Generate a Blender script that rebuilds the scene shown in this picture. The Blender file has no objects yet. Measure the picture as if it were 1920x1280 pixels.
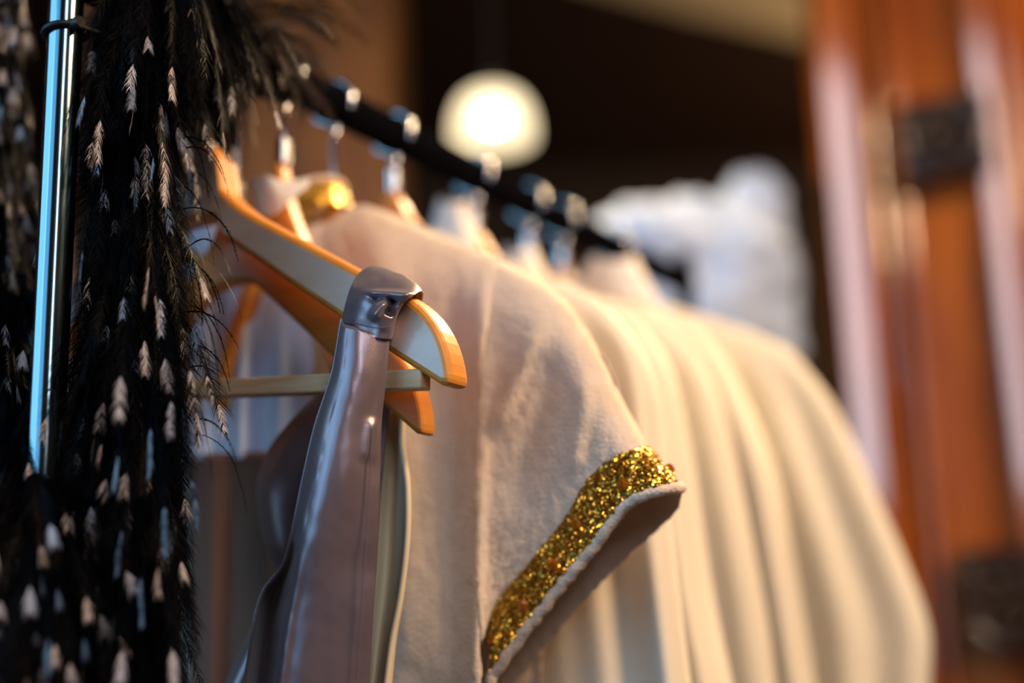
import bpy, math, random
from mathutils import Vector, Matrix, noise
R = math.radians
sc = bpy.context.scene
col = sc.collection
random.seed(7)

# ------------------------------------------------------------------ camera, world, lights, exposure
CAM_LOC = Vector((0.0, 0.0, 1.16))
CAM_ROT = Matrix.Rotation(R(90 + 13.5), 3, 'X') @ Matrix.Rotation(R(-1.8), 3, 'Z')
FPX = 50.0 / 36.0 * 1920
cam_data = bpy.data.cameras.new('camera'); cam = bpy.data.objects.new('camera', cam_data); col.objects.link(cam)
cam.matrix_world = Matrix.Translation(CAM_LOC) @ CAM_ROT.to_4x4()
cam_data.lens = 50; cam_data.sensor_width = 36; cam_data.clip_start = 0.02
cam_data.dof.use_dof = True; cam_data.dof.focus_distance = 0.915; cam_data.dof.aperture_fstop = 1.25
sc.camera = cam

sc.view_settings.view_transform = 'Standard'; sc.view_settings.look = 'None'
sc.view_settings.gamma = 1.0; sc.view_settings.use_curve_mapping = False
sc.view_settings.exposure = -0.3

world = bpy.data.worlds.new('room_dusk'); sc.world = world; world.use_nodes = True
world.node_tree.nodes['Background'].inputs[0].default_value = (0.9, 0.6, 0.42, 1)
world.node_tree.nodes['Background'].inputs[1].default_value = 0.0

def area(name, loc, target, size, size_y, power, color, spread=180):
    l = bpy.data.lights.new(name, 'AREA'); l.shape = 'RECTANGLE'; l.size = size; l.size_y = size_y
    l.energy = power; l.color = color; l.spread = R(spread)
    o = bpy.data.objects.new(name, l); col.objects.link(o); o.location = loc
    o.rotation_euler = (Vector(target) - Vector(loc)).to_track_quat('-Z', 'Y').to_euler()
    return o
# daylight through the window in the left wall
area('window_daylight', (-2.40, 0.1, 1.95), (0.2, 0.75, 1.4), 2.1, 1.7, 44, (0.30, 0.66, 1.0))
# added warm fill from above right, unseen, to light the robes
area('warm_room_fill', (1.35, 0.1, 2.6), (0.45, 1.1, 1.2), 0.5, 0.5, 62, (1.0, 0.66, 0.38))
# daylight of the two windows in the wall behind the camera
area('rear_window_daylight', (0.50, -1.02, 2.55), (0.75, 2.0, 1.9), 0.36, 1.6, 20, (0.84, 0.88, 1.0))
area('rear_left_daylight', (-1.6, -1.02, 1.95), (-0.4, 0.9, 1.5), 1.3, 1.6, 15, (0.24, 0.60, 1.0))
# added warm lights without a lamp body: far fill and rim spot
def spot(name, loc, target, power, color, angle, rad):
    l = bpy.data.lights.new(name, 'SPOT'); l.energy = power; l.color = color; l.spot_size = R(angle)
    l.spot_blend = 0.5; l.shadow_soft_size = rad
    o = bpy.data.objects.new(name, l); col.objects.link(o); o.location = loc
    o.rotation_euler = (Vector(target) - Vector(loc)).to_track_quat('-Z', 'Y').to_euler()
    return o
pl0 = bpy.data.lights.new('far_room_fill', 'POINT'); pl0.energy = 45; pl0.color = (1.0, 0.62, 0.30); pl0.shadow_soft_size = 0.1  # added unseen light to lift the beam and back wall
po0 = bpy.data.objects.new('far_room_fill', pl0); col.objects.link(po0); po0.location = (2.0, 5.2, 2.4)
spot('robe_rim_spot', (0.75, 2.1, 2.6), (0.15, 1.1, 1.35), 260, (1.0, 0.70, 0.40), 80, 0.06)  # added rim light for the robes' shoulder edges

# ------------------------------------------------------------------ frame helpers
def ray(px, py):
    return CAM_ROT @ Vector(((px - 960) / FPX, -(py - 640) / FPX, -1.0))
def at_depth(px, py, d):
    return CAM_LOC + ray(px, py) * d
def at_height(px, py, z):
    d = ray(px, py); return CAM_LOC + d * ((z - CAM_LOC.z) / d.z)
RAIL_A = at_depth(625, 160, 1.2)
RAIL_Z = RAIL_A.z
RAIL_B = at_height(1150, 437, RAIL_Z)
RD = (RAIL_B - RAIL_A).normalized()                       # along the rail, away from the camera
HD = Vector((RD.y, -RD.x, 0))                             # along a hanger, towards the camera
ZD = Vector((0, 0, 1))
def on_s(px, py, s):
    d = ray(px, py); k = (s - CAM_LOC.dot(RD)) / d.dot(RD); return CAM_LOC + d * k
def on_px(p):
    q = CAM_ROT.transposed() @ (p - CAM_LOC); return Vector((960 + FPX*q.x/-q.z, 640 - FPX*q.y/-q.z))
def stz(s, t, z):
    return RD * s + HD * t + ZD * z
def to_t(p): return p.dot(HD)
RAIL_T = to_t(RAIL_A)
def rail_s(px, py):
    p = at_height(px, py, RAIL_Z); return p.dot(RD)
S_ROBE = RAIL_A.dot(RD)
TIP = at_depth(840, 700, 0.90)
S_H1 = TIP.dot(RD)

# ------------------------------------------------------------------ object helpers
def tag(o, label=None, cat=None, group=None, kind=None):
    if label: o['label'] = label
    if cat: o['category'] = cat
    if group: o['group'] = group
    if kind: o['kind'] = kind
    return o
def empty(name, loc, label, cat, group=None):
    o = bpy.data.objects.new(name, None); col.objects.link(o); o.location = loc; o.empty_display_size = 0.02
    bpy.context.view_layer.update()
    return tag(o, label, cat, group)
class MB:
    def __init__(s): s.v = []; s.f = []; s.m = []
    def add(s, verts, faces, mi=0):
        b = len(s.v); s.v += [tuple(v) for v in verts]
        s.f += [tuple(i + b for i in f) for f in faces]; s.m += [mi] * len(faces)
    def grid(s, g, mi=0, closed_u=False):
        nv, nu = len(g), len(g[0]); b = len(s.v)
        for row in g: s.v += [tuple(p) for p in row]
        for j in range(nv - 1):
            for i in range(nu if closed_u else nu - 1):
                k = (i + 1) % nu
                s.f.append((b + j*nu + i, b + j*nu + k, b + (j+1)*nu + k, b + (j+1)*nu + i)); s.m.append(mi)
    def box(s, lo, hi, mi=0, M=None):
        vs = [Vector((x, y, z)) for x in (lo[0], hi[0]) for y in (lo[1], hi[1]) for z in (lo[2], hi[2])]
        if M: vs = [M @ v for v in vs]
        s.add(vs, [(0,1,3,2),(4,6,7,5),(0,4,5,1),(2,3,7,6),(0,2,6,4),(1,5,7,3)], mi)
    def tube(s, pts, rad, n=12, mi=0, cap=True):
        pts = [Vector(p) for p in pts]; rings = []
        up = None
        for i, p in enumerate(pts):
            d = (pts[min(i+1, len(pts)-1)] - pts[max(i-1, 0)]).normalized()
            if up is None:
                up = d.orthogonal().normalized()
            else:
                up = (up - d * up.dot(d)).normalized()
            w = d.cross(up); r = rad[i] if isinstance(rad, (list, tuple)) else rad
            rings.append([p + (up * math.cos(2*math.pi*k/n) + w * math.sin(2*math.pi*k/n)) * r for k in range(n)])
        b = len(s.v); s.grid(rings, mi, True)
        if cap:
            s.add(rings[0], [tuple(range(n))[::-1]], mi); s.add(rings[-1], [tuple(range(n))], mi)
    def lathe(s, prof, M, n=32, mi=0):
        s.grid([[M @ Vector((r * math.cos(2*math.pi*k/n), r * math.sin(2*math.pi*k/n), z)) for k in range(n)] for r, z in prof], mi, True)
    def prism(s, poly, fa, fb, mi=0):
        n = len(poly); a = [fa(p) for p in poly]; b = [fb(p) for p in poly]
        s.add(a + b, [tuple(range(n)), tuple(range(2*n-1, n-1, -1))] + [(i, n+i, n+(i+1) % n, (i+1) % n) for i in range(n)], mi)
    def build(s, name, mats, parent=None, smooth=True, bevel=0, subsurf=0, solid=0, fix=True):
        me = bpy.data.meshes.new(name); me.from_pydata(s.v, [], s.f)
        mats = mats if isinstance(mats, (list, tuple)) else [mats]
        for m in mats: me.materials.append(m)
        for p, mi in zip(me.polygons, s.m): p.material_index = mi; p.use_smooth = smooth
        if fix:
            import bmesh
            bm = bmesh.new(); bm.from_mesh(me); bmesh.ops.recalc_face_normals(bm, faces=bm.faces); bm.to_mesh(me); bm.free()
        me.update()
        o = bpy.data.objects.new(name, me); col.objects.link(o)
        if parent:
            o.parent = parent; o.matrix_parent_inverse = Matrix.Translation(parent.matrix_world.translation).inverted()
        if solid:
            m = o.modifiers.new('solid', 'SOLIDIFY'); m.thickness = solid; m.offset = 0
        if bevel:
            m = o.modifiers.new('bevel', 'BEVEL'); m.width = bevel; m.segments = 3; m.limit_method = 'ANGLE'; m.angle_limit = R(40)
        if subsurf:
            m = o.modifiers.new('sub', 'SUBSURF'); m.levels = subsurf; m.render_levels = subsurf
        return o
def cr(pts, x):
    """Catmull-Rom through pts (tuples), x in 0..1 by chord length."""
    n = len(pts)
    if n == 2: return tuple(a + (b - a) * x for a, b in zip(*pts))
    L = [0]
    for a, b in zip(pts, pts[1:]): L.append(L[-1] + max(1e-6, math.dist(a, b)))
    d = x * L[-1]; i = 0
    while i < n - 2 and d > L[i+1]: i += 1
    f = (d - L[i]) / (L[i+1] - L[i])
    p1, p2 = pts[i], pts[i+1]
    h = L[i+1] - L[i]
    def tan(k):
        if k == 0: return [(b - a) / (L[1] - L[0]) for a, b in zip(pts[0], pts[1])]
        if k == n-1: return [(b - a) / (L[-1] - L[-2]) for a, b in zip(pts[-2], pts[-1])]
        return [(b - a) / (L[k+1] - L[k-1]) for a, b in zip(pts[k-1], pts[k+1])]
    m1, m2 = tan(i), tan(i+1)
    f2, f3 = f*f, f*f*f
    return tuple((2*f3-3*f2+1)*a + (f3-2*f2+f)*h*ta + (-2*f3+3*f2)*b + (f3-f2)*h*tb for a, b, ta, tb in zip(p1, p2, m1, m2))
def cru(pts, x):
    """Catmull-Rom, uniform parameter."""
    n = len(pts); d = x * (n-1); i = min(int(d), n-2); f = d - i
    p0, p1, p2, p3 = pts[max(i-1, 0)], pts[i], pts[i+1], pts[min(i+2, n-1)]
    return tuple(0.5*((2*b) + (c-a)*f + (2*a-5*b+4*c-e)*f*f + (3*b-a-3*c+e)*f**3) for a, b, c, e in zip(p0, p1, p2, p3))
def loft(lines, nu, nv, uni=False):
    """lines: list of control polylines; result g[v][u]: v along each line, u across the lines."""
    f = cru if uni else cr
    ls = [[f(l, j/(nv-1)) for j in range(nv)] for l in lines]
    return [[cru([l[j] for l in ls], i/(nu-1)) for i in range(nu)] for j in range(nv)]
def smooth01(x): x = max(0, min(1, x)); return x*x*(3-2*x)
def ridge(px, py, x0, y0, x1, y1, w, amp):
    dx, dy = x1-x0, y1-y0; L2 = dx*dx+dy*dy
    k = ((px-x0)*dx + (py-y0)*dy)/L2
    if k < -0.15 or k > 1.15: return 0
    d = abs((px-x0)*dy - (py-y0)*dx)/math.sqrt(L2)
    e = smooth01((k+0.15)/0.3) * smooth01((1.15-k)/0.3)
    return amp * e * math.exp(-(d/w)**2)

# ------------------------------------------------------------------ materials
def mat(name, base, rough=0.5, metal=0.0, sheen=0.0, spec=0.5, coat=0.0, bump=None, var=None, emit=None, extra=None):
    m = bpy.data.materials.new(name); m.use_nodes = True
    nt = m.node_tree; b = nt.nodes['Principled BSDF']
    b.inputs['Base Color'].default_value = (*base, 1); b.inputs['Roughness'].default_value = rough
    b.inputs['Metallic'].default_value = metal; b.inputs['Specular IOR Level'].default_value = spec
    if sheen: b.inputs['Sheen Weight'].default_value = sheen; b.inputs['Sheen Roughness'].default_value = 0.5
    if coat: b.inputs['Coat Weight'].default_value = coat; b.inputs['Coat Roughness'].default_value = 0.10; b.inputs['Coat IOR'].default_value = 1.7
    tc = nt.nodes.new('ShaderNodeTexCoord')
    if var:                                       # (scale, second colour, stretch)
        mp = nt.nodes.new('ShaderNodeMapping'); mp.inputs['Scale'].default_value = var[2] if len(var) > 2 else (1, 1, 1)
        n = nt.nodes.new('ShaderNodeTexNoise'); n.inputs['Scale'].default_value = var[0]; n.inputs['Detail'].default_value = 6
        r = nt.nodes.new('ShaderNodeValToRGB'); r.color_ramp.elements[0].color = (*base, 1); r.color_ramp.elements[1].color = (*var[1], 1)
        r.color_ramp.elements[0].position = 0.35; r.color_ramp.elements[1].position = 0.68
        nt.links.new(tc.outputs['Object'], mp.inputs[0]); nt.links.new(mp.outputs[0], n.inputs[0])
        nt.links.new(n.outputs[0], r.inputs[0]); nt.links.new(r.outputs[0], b.inputs['Base Color'])
    if bump:                                      # (scale, strength, distance)
        n = nt.nodes.new('ShaderNodeTexNoise'); n.inputs['Scale'].default_value = bump[0]; n.inputs['Detail'].default_value = 3
        bp = nt.nodes.new('ShaderNodeBump'); bp.inputs['Strength'].default_value = bump[1]; bp.inputs['Distance'].default_value = bump[2]
        nt.links.new(tc.outputs['Object'], n.inputs[0]); nt.links.new(n.outputs[0], bp.inputs['Height'])
        nt.links.new(bp.outputs[0], b.inputs['Normal'])
    if emit:
        b.inputs['Emission Color'].default_value = (*emit[0], 1); b.inputs['Emission Strength'].default_value = emit[1]
    return m
M = {}
M['terry'] = mat('terry_cloth', (0.85, 0.71, 0.58), 0.95, sheen=0.35, spec=0.1, bump=(420, 0.6, 0.002), var=(90, (0.78, 0.64, 0.51)))
M['cotton'] = mat('cream_cotton', (0.88, 0.82, 0.69), 0.95, sheen=0.25, spec=0.1, bump=(300, 0.3, 0.001))
M['cream'] = mat('cream_lining', (0.80, 0.70, 0.50), 0.6, spec=0.3)
M['cool_lit'] = mat('cool_lit_voile', (0.62, 0.74, 0.95), 0.8, sheen=0.3, spec=0.2)  # white voile with the cool daylight put into its blue base
M['white'] = mat('white_voile', (0.86, 0.84, 0.84), 0.8, sheen=0.3, spec=0.2)
M['satin'] = mat('lavender_satin', (0.29, 0.22, 0.25), 0.31, metal=0.6, spec=0.6, sheen=0.2, bump=(900, 0.15, 0.0004))
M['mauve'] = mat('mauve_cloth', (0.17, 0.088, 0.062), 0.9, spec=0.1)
M['thread'] = mat('grey_thread', (0.16, 0.12, 0.15), 0.6)
M['wood'] = mat('varnished_beech', (0.74, 0.30, 0.045), 0.45, spec=0.4, coat=0.1, var=(14, (0.62, 0.22, 0.03), (1, 1, 7)), bump=(160, 0.15, 0.0006))
M['pale_sheen'] = mat('beech_painted_sheen', (0.72, 0.56, 0.47), 0.38, spec=0.6, coat=0.4, var=(10, (0.60, 0.40, 0.28), (1, 1, 3)), bump=(220, 0.25, 0.0006))  # pale tone paints the window's reflection on the nearest hanger's front face
M['barwood'] = mat('pale_beech', (0.82, 0.60, 0.38), 0.5, var=(20, (0.68, 0.44, 0.22), (1, 1, 9)))
M['steel'] = mat('polished_steel', (0.75, 0.76, 0.78), 0.16, metal=1.0)
M['black_metal'] = mat('black_rail', (0.004, 0.004, 0.006), 0.7, spec=0.0)
M['chrome'] = mat('dark_chrome', (0.22, 0.33, 0.38), 0.14, metal=1.0)
M['plastic'] = mat('black_plastic', (0.006, 0.006, 0.008), 0.5)
M['feather'] = mat('black_feather', (0.0004, 0.0006, 0.0018), 0.5, spec=0.05)
M['tip'] = mat('white_feather_tip', (0.52, 0.49, 0.52), 0.8)
M['brown_feather'] = mat('brown_feather', (0.10, 0.065, 0.045), 0.7)
M['mahogany'] = mat('mahogany', (0.44, 0.115, 0.010), 0.5, spec=0.15, coat=1.0, var=(5, (0.24, 0.05, 0.006), (3, 3, 0.5)))
M['carved'] = mat('dark_carving', (0.022, 0.009, 0.007), 0.3, coat=0.6)
M['dark_wood'] = mat('dark_panelling', (0.022, 0.010, 0.006), 0.6, var=(3, (0.035, 0.014, 0.008), (3, 3, 0.6)))
M['red_wood'] = mat('red_brown_beam', (0.30, 0.04, 0.010), 0.55, var=(4, (0.20, 0.03, 0.008)))
M['oak'] = mat('golden_oak', (0.22, 0.085, 0.012), 0.5, var=(6, (0.06, 0.02, 0.005), (3, 3, 0.6)))
M['plaster'] = mat('beige_plaster', (0.85, 0.73, 0.50), 0.9)
M['wall'] = mat('brown_wall', (0.05, 0.032, 0.022), 0.9)
M['floor'] = mat('floor_boards', (0.10, 0.05, 0.025), 0.5, var=(4, (0.07, 0.035, 0.02), (8, 0.6, 1)))
M['ink'] = mat('blue_ink', (0.10, 0.12, 0.22), 0.5)
def glitter_mat(name, c, c2, scale):
    m = mat(name, c, 0.28, metal=1.0); nt = m.node_tree; b = nt.nodes['Principled BSDF']
    tc = nt.nodes.new('ShaderNodeTexCoord'); v = nt.nodes.new('ShaderNodeTexVoronoi'); v.inputs['Scale'].default_value = scale
    nt.links.new(tc.outputs['Object'], v.inputs['Vector'])
    ge = nt.nodes.new('ShaderNodeNewGeometry')
    a = nt.nodes.new('ShaderNodeVectorMath'); a.operation = 'SUBTRACT'; a.inputs[1].default_value = (0.5, 0.5, 0.5)
    s = nt.nodes.new('ShaderNodeVectorMath'); s.operation = 'SCALE'; s.inputs['Scale'].default_value = 2.0
    d = nt.nodes.new('ShaderNodeVectorMath'); d.operation = 'ADD'
    n = nt.nodes.new('ShaderNodeVectorMath'); n.operation = 'NORMALIZE'
    nt.links.new(v.outputs['Color'], a.inputs[0]); nt.links.new(a.outputs[0], s.inputs[0])
    nt.links.new(s.outputs[0], d.inputs[0]); nt.links.new(ge.outputs['Normal'], d.inputs[1])
    nt.links.new(d.outputs[0], n.inputs[0]); nt.links.new(n.outputs[0], b.inputs['Normal'])
    sp = nt.nodes.new('ShaderNodeSeparateColor'); r = nt.nodes.new('ShaderNodeValToRGB')
    r.color_ramp.elements[0].color = (*c, 1); r.color_ramp.elements[1].color = (*c2, 1)
    nt.links.new(v.outputs['Color'], sp.inputs[0]); nt.links.new(sp.outputs[0], r.inputs[0]); nt.links.new(r.outputs[0], b.inputs['Base Color'])
    return m
M['glitter'] = glitter_mat('gold_glitter', (0.30, 0.15, 0.02), (0.95, 0.60, 0.10), 950)
M['amber'] = mat('amber_gem', (0.55, 0.16, 0.01), 0.08, spec=0.8, metal=0.4)
def shade_mat():
    m = bpy.data.materials.new('milk_glass'); m.use_nodes = True; nt = m.node_tree
    for n in list(nt.nodes): nt.nodes.remove(n)
    out = nt.nodes.new('ShaderNodeOutputMaterial'); mx = nt.nodes.new('ShaderNodeMixShader'); mx.inputs[0].default_value = 0.84
    tr = nt.nodes.new('ShaderNodeBsdfTransparent'); em = nt.nodes.new('ShaderNodeEmission')
    em.inputs[0].default_value = (1.0, 0.80, 0.48, 1); em.inputs[1].default_value = 2.3
    nt.links.new(tr.outputs[0], mx.inputs[1]); nt.links.new(em.outputs[0], mx.inputs[2]); nt.links.new(mx.outputs[0], out.inputs[0])
    return m
M['shade'] = shade_mat()
M['bulb'] = mat('bulb_glow', (1, 1, 1), 0.5, emit=((1.0, 0.88, 0.66), 6.0))
M['tulle'] = mat('cool_lit_tulle', (0.56, 0.71, 1.0), 0.9, sheen=0.4, spec=0.1)  # blue base paints cool window light onto the white tulle

# ------------------------------------------------------------------ room
def struct(name, mb, m, **k):
    return tag(mb.build(name, m, smooth=False, **k), kind='structure')
X0, X1, Y0, Y1, ZC = -2.5, 2.9, -1.12, 6.6, 3.6
b = MB(); b.box((X0, Y0, -0.1), (X1, Y1, 0)); struct('floor', b, M['floor'])
b = MB(); b.box((X0, Y0, ZC), (X1, Y1, ZC+0.1)); struct('ceiling', b, M['dark_wood'])
b = MB(); b.box((X0, Y1, 0), (X1, Y1+0.1, ZC)); struct('wall_back', b, M['wall'])
b = MB(); b.box((X1, Y0, 0), (X1+0.1, Y1, ZC)); struct('wall_right', b, M['wall'])
b = MB()                                                   # left wall with its window opening
b.box((X0-0.1, Y0, 0), (X0, -1.0, ZC)); b.box((X0-0.1, 1.2, 0), (X0, Y1, ZC))
b.box((X0-0.1, -1.0, 0), (X0, 1.2, 1.0)); b.box((X0-0.1, -1.0, 2.9), (X0, 1.2, ZC)); struct('wall_left', b, M['wall'])
b = MB()                                                   # wall behind the camera, two window openings
b.box((X0, Y0-0.1, 0), (-2.3, Y0, ZC)); b.box((-0.9, Y0-0.1, 0), (0.28, Y0, ZC)); b.box((0.72, Y0-0.1, 0), (X1, Y0, ZC))
b.box((-2.3, Y0-0.1, 0), (-0.9, Y0, 1.05)); b.box((-2.3, Y0-0.1, 2.85), (-0.9, Y0, ZC))
b.box((0.28, Y0-0.1, 0), (0.72, Y0, 1.65)); b.box((0.28, Y0-0.1, 3.45), (0.72, Y0, ZC))
struct('wall_front', b, M['wall'])
def window(name, lo, hi, axis):
    b = MB(); w = 0.06
    if axis == 'x':
        x = lo[0]
        for (y0, y1, z0, z1) in ((lo[1], hi[1], lo[2], lo[2]+w), (lo[1], hi[1], hi[2]-w, hi[2]), (lo[1], lo[1]+w, lo[2], hi[2]), (hi[1]-w, hi[1], lo[2], hi[2])):
            b.box((x-0.08, y0, z0), (x+0.03, y1, z1))
    else:
        y = lo[1]
        for (x0, x1, z0, z1) in ((lo[0], hi[0], lo[2], lo[2]+w), (lo[0], hi[0], hi[2]-w, hi[2]), (lo[0], lo[0]+w, lo[2], hi[2]), (hi[0]-w, hi[0], lo[2], hi[2])):
            b.box((x0, y-0.08, z0), (x1, y+0.03, z1))
    return struct(name, b, M['plaster'], bevel=0.008)
window('window_1', (X0, -1.0, 1.0), (X0, 1.2, 2.9), 'x')
window('window_2', (0.28, Y0, 1.65), (0.72, Y0, 3.45), 'y')
window('window_3', (-2.3, Y0, 1.05), (-0.9, Y0, 2.85), 'y')
# ceiling plaster field between beams, cornice
q = [at_height(x, y, ZC-0.012) for x, y in ((1060, -40), (1290, 22), (1528, 76), (1552, -60), (1300, -140))]
b = MB(); b.prism([(p.x, p.y) for p in q], lambda p: Vector((p[0], p[1], ZC-0.012)), lambda p: Vector((p[0], p[1], ZC)))
struct('ceiling_panel', b, M['plaster'])
pa, pb = at_depth(980, 215, 6.72), at_depth(1700, 105, 6.72)
b = MB(); dd = (pb - pa)
for k in range(1):
    n_ = Vector((0, 0.12, 0)); hgt = Vector((0, 0, 0.24))
    b.add([pa, pb, pb+hgt, pa+hgt*0.5, pa+n_, pb+n_, pb+hgt+n_, pa+hgt*0.5+n_], [(0,1,2,3),(4,7,6,5),(0,4,5,1),(3,2,6,7),(0,3,7,4),(1,5,6,2)])
struct('trim_1', b, M['red_wood'])

# ------------------------------------------------------------------ pendant lamp
lp = at_depth(925, 248, 2.2)
lamp = empty('pendant_lamp', (lp.x, lp.y, ZC), 'glowing milk-glass dome pendant lamp hanging from the dark ceiling', 'lamp')
T = Matrix.Translation(lp)
b = MB(); rr = 0.064
prof = [(rr*0.985, -0.012), (rr, 0.0)] + [(rr*math.cos(a)**0.6, 0.068*math.sin(a)) for a in [R(x) for x in (10, 22, 34, 46, 58, 68, 77, 84)]] + [(0.012, 0.068)]
b.lathe(prof, T, 48); sh = b.build('lamp_shade', M['shade'], lamp)
b = MB(); b.lathe([(0.001, 0.008)] + [(0.032*math.cos(a), 0.024*math.sin(a)+0.034) for a in [R(x) for x in range(-75, 90, 15)]] + [(0.001, 0.059)], T, 24); b.build('bulb', M['bulb'], lamp)
pl_ = bpy.data.lights.new('pendant_light', 'POINT'); pl_.energy = 12; pl_.color = (1.0, 0.72, 0.40); pl_.shadow_soft_size = 0.05
po = bpy.data.objects.new('pendant_light', pl_); col.objects.link(po); po.location = lp + Vector((0, 0, -0.03))
b = MB(); b.tube([lp + Vector((0, 0, 0.072)), (lp.x, lp.y, ZC)], 0.0025, 8); b.lathe([(0.001, 0.10), (0.014, 0.096), (0.016, 0.076), (0.01, 0.071)], T, 16)
b.build('cord', M['plastic'], lamp)

# ------------------------------------------------------------------ golden oak cupboard, far left background
OY = 2.45
ox1 = at_depth(712, 150, 2.45).x; ox0 = ox1 - 0.62
cb = empty('oak_cupboard', ((ox0+ox1)/2, OY, 0), 'tall golden oak cupboard standing in the background behind the hooks and feathers', 'cupboard')
b = MB(); b.box((ox0, OY+0.02, 0), (ox1, OY+0.42, 2.6)); b.build('carcass', M['oak'], cb, smooth=False, bevel=0.01)
for x0 in (ox0+0.01, ox0+0.315):
    b = MB(); b.box((x0, OY, 0.1), (x0+0.295, OY+0.02, 1.55)); b.box((x0+0.05, OY-0.012, 0.16), (x0+0.245, OY+0.005, 1.49))
    b.box((x0, OY, 1.57), (x0+0.295, OY+0.02, 2.55)); b.box((x0+0.05, OY-0.012, 1.63), (x0+0.245, OY+0.005, 2.49))
    d = b.build('door', M['oak'], cb, smooth=False, bevel=0.006)
    b = MB(); b.lathe([(0.001, 0.026), (0.012, 0.024), (0.016, 0.014), (0.008, 0.006), (0.008, -0.004)], Matrix.Translation((x0+0.27 if x0 < ox0+0.1 else x0+0.025, OY, 1.2)) @ Matrix.Rotation(R(90), 4, 'X'), 12); b.build('knob', M['steel'], d)

# ------------------------------------------------------------------ mahogany wardrobe at the right
WD = 2.15
w0 = at_depth(1556, 640, WD)
fx = Vector((0.93, -0.36, 0)).normalized()                # along its front, to the right and nearer
fn = Vector((-fx.y * -1, 0, 0)); fn = Vector((fx.y, -fx.x, 0)).normalized()
if fn.y > 0: fn = -fn                                      # front normal, towards the camera
wr = empty('carved_wardrobe', (w0.x, w0.y, 0), 'tall polished mahogany wardrobe with carved blocks, at the right edge', 'wardrobe')
def front_u(px, py=640):                                   # distance along the front under a pixel
    d = ray(px, py); n = fn; k = (w0 - CAM_LOC).dot(n) / d.dot(n); return (CAM_LOC + d*k - w0).dot(fx), (CAM_LOC + d*k).z
WM = Matrix(((fx.x, fn.x, 0, w0.x), (fx.y, fn.y, 0, w0.y), (0, 0, 1, 0), (0, 0, 0, 1)))   # local: x along, y out, z up
b = MB(); b.box((0.02, -0.45, 0.0), (1.3, -0.09, 2.5), 0, WM); b.build('carcass', M['mahogany'], wr, smooth=False, bevel=0.006)
def uu(px): return front_u(px)[0]
def post(pa_, pb_, out, name='pilaster', z0=0.1, z1=2.45, face=None, turn=0.0):
    """upright with a chamfered front; face = pixel span of its flat front, turned by an angle"""
    u0, u1 = uu(pa_), uu(pb_)
    if face:
        ua, ub = uu(face[0]), uu(face[1]); t_ = math.tan(R(turn))
        prof = [(u0, -0.1), (u0, out-0.05), (ua-0.004, out-0.006), (ua, out), (ub, out - (ub-ua)*t_), (ub + (u1-ub)*0.5, out - (ub-ua)*t_ - 0.012), (u1, out-0.04), (u1, -0.1)]
    else:
        w = (u1-u0)/2
        prof = [(u0, -0.1)] + [(u0 + w - w*math.cos(math.pi*k/12), out - w + w*math.sin(math.pi*k/12)) for k in range(13)] + [(u1, -0.1)]
    b = MB(); b.prism(prof, lambda p: WM @ Vector((p[0], p[1], z0)), lambda p: WM @ Vector((p[0], p[1], z1)))
    return b.build(name, M['mahogany'], wr, smooth=False, bevel=0.0015)
post(1556, 1650, 0.012, face=(1588, 1636), turn=14.3)
post(1650, 1688, -0.02, 'moulding')
post(1704, 1736, -0.012, 'moulding')
post(1866, 1928, 0.01, face=(1882, 1916), turn=9.2)
post(1930, 1962, -0.02, 'moulding')
b = MB(); b.box((uu(1734), -0.09, 0.1), (uu(1872), -0.035, 2.45), 0, WM); b.build('panel', M['mahogany'], wr, smooth=False, bevel=0.004)
def rosette(px, py, size):
    u, _ = front_u(px); d = ray(px, py); n = fn; k = (w0 - CAM_LOC).dot(n) / d.dot(n); z = (CAM_LOC + d*k).z
    b = MB(); h = size/2
    b.box((u-h, -0.012, z-h), (u+h, 0.02, z+h), 0, WM)
    C0 = WM @ Matrix.Translation((u, 0.02, z)) @ Matrix.Rotation(R(-90), 4, 'X')
    blk = b.build('carved_block', M['carved'], wr, smooth=False, bevel=0.006)
    b = MB()
    b.lathe([(h*0.9, 0), (h*0.92, 0.012), (h*0.8, 0.016), (h*0.74, 0.002)], C0, 32)
    b.lathe([(h*0.26, 0), (h*0.26, 0.014), (h*0.16, 0.026), (0.001, 0.03)], C0, 20)
    for i in range(8):
        Mi = C0 @ Matrix.Rotation(i*math.pi/4, 4, 'Z') @ Matrix.Translation((h*0.5, 0, 0))
        b.grid([[Mi @ Vector((h*0.24*math.cos(a)*math.cos(e), h*0.17*math.sin(a)*math.cos(e), 0.02*math.sin(e))) for a in [2*math.pi*k/12 for k in range(12)]] for e in (0, 0.4, 0.8, 1.2, 1.5)], 0, True)
    b.build('rosette', M['carved'], blk)
    for sx in (-1, 1):
        for sz in (-1, 1):
            b = MB(); Mi = WM @ Matrix.Translation((u+sx*h*0.8, 0.02, z+sz*h*0.55)) @ Matrix.Rotation(R(-90), 4, 'X')
            b.lathe([(0.014, 0), (0.013, 0.008), (0.008, 0.014), (0.001, 0.016)], Mi, 14); b.build('boss', M['carved'], blk)
rosette(1812, 258, 0.13)
rosette(1850, 1130, 0.15)

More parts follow.
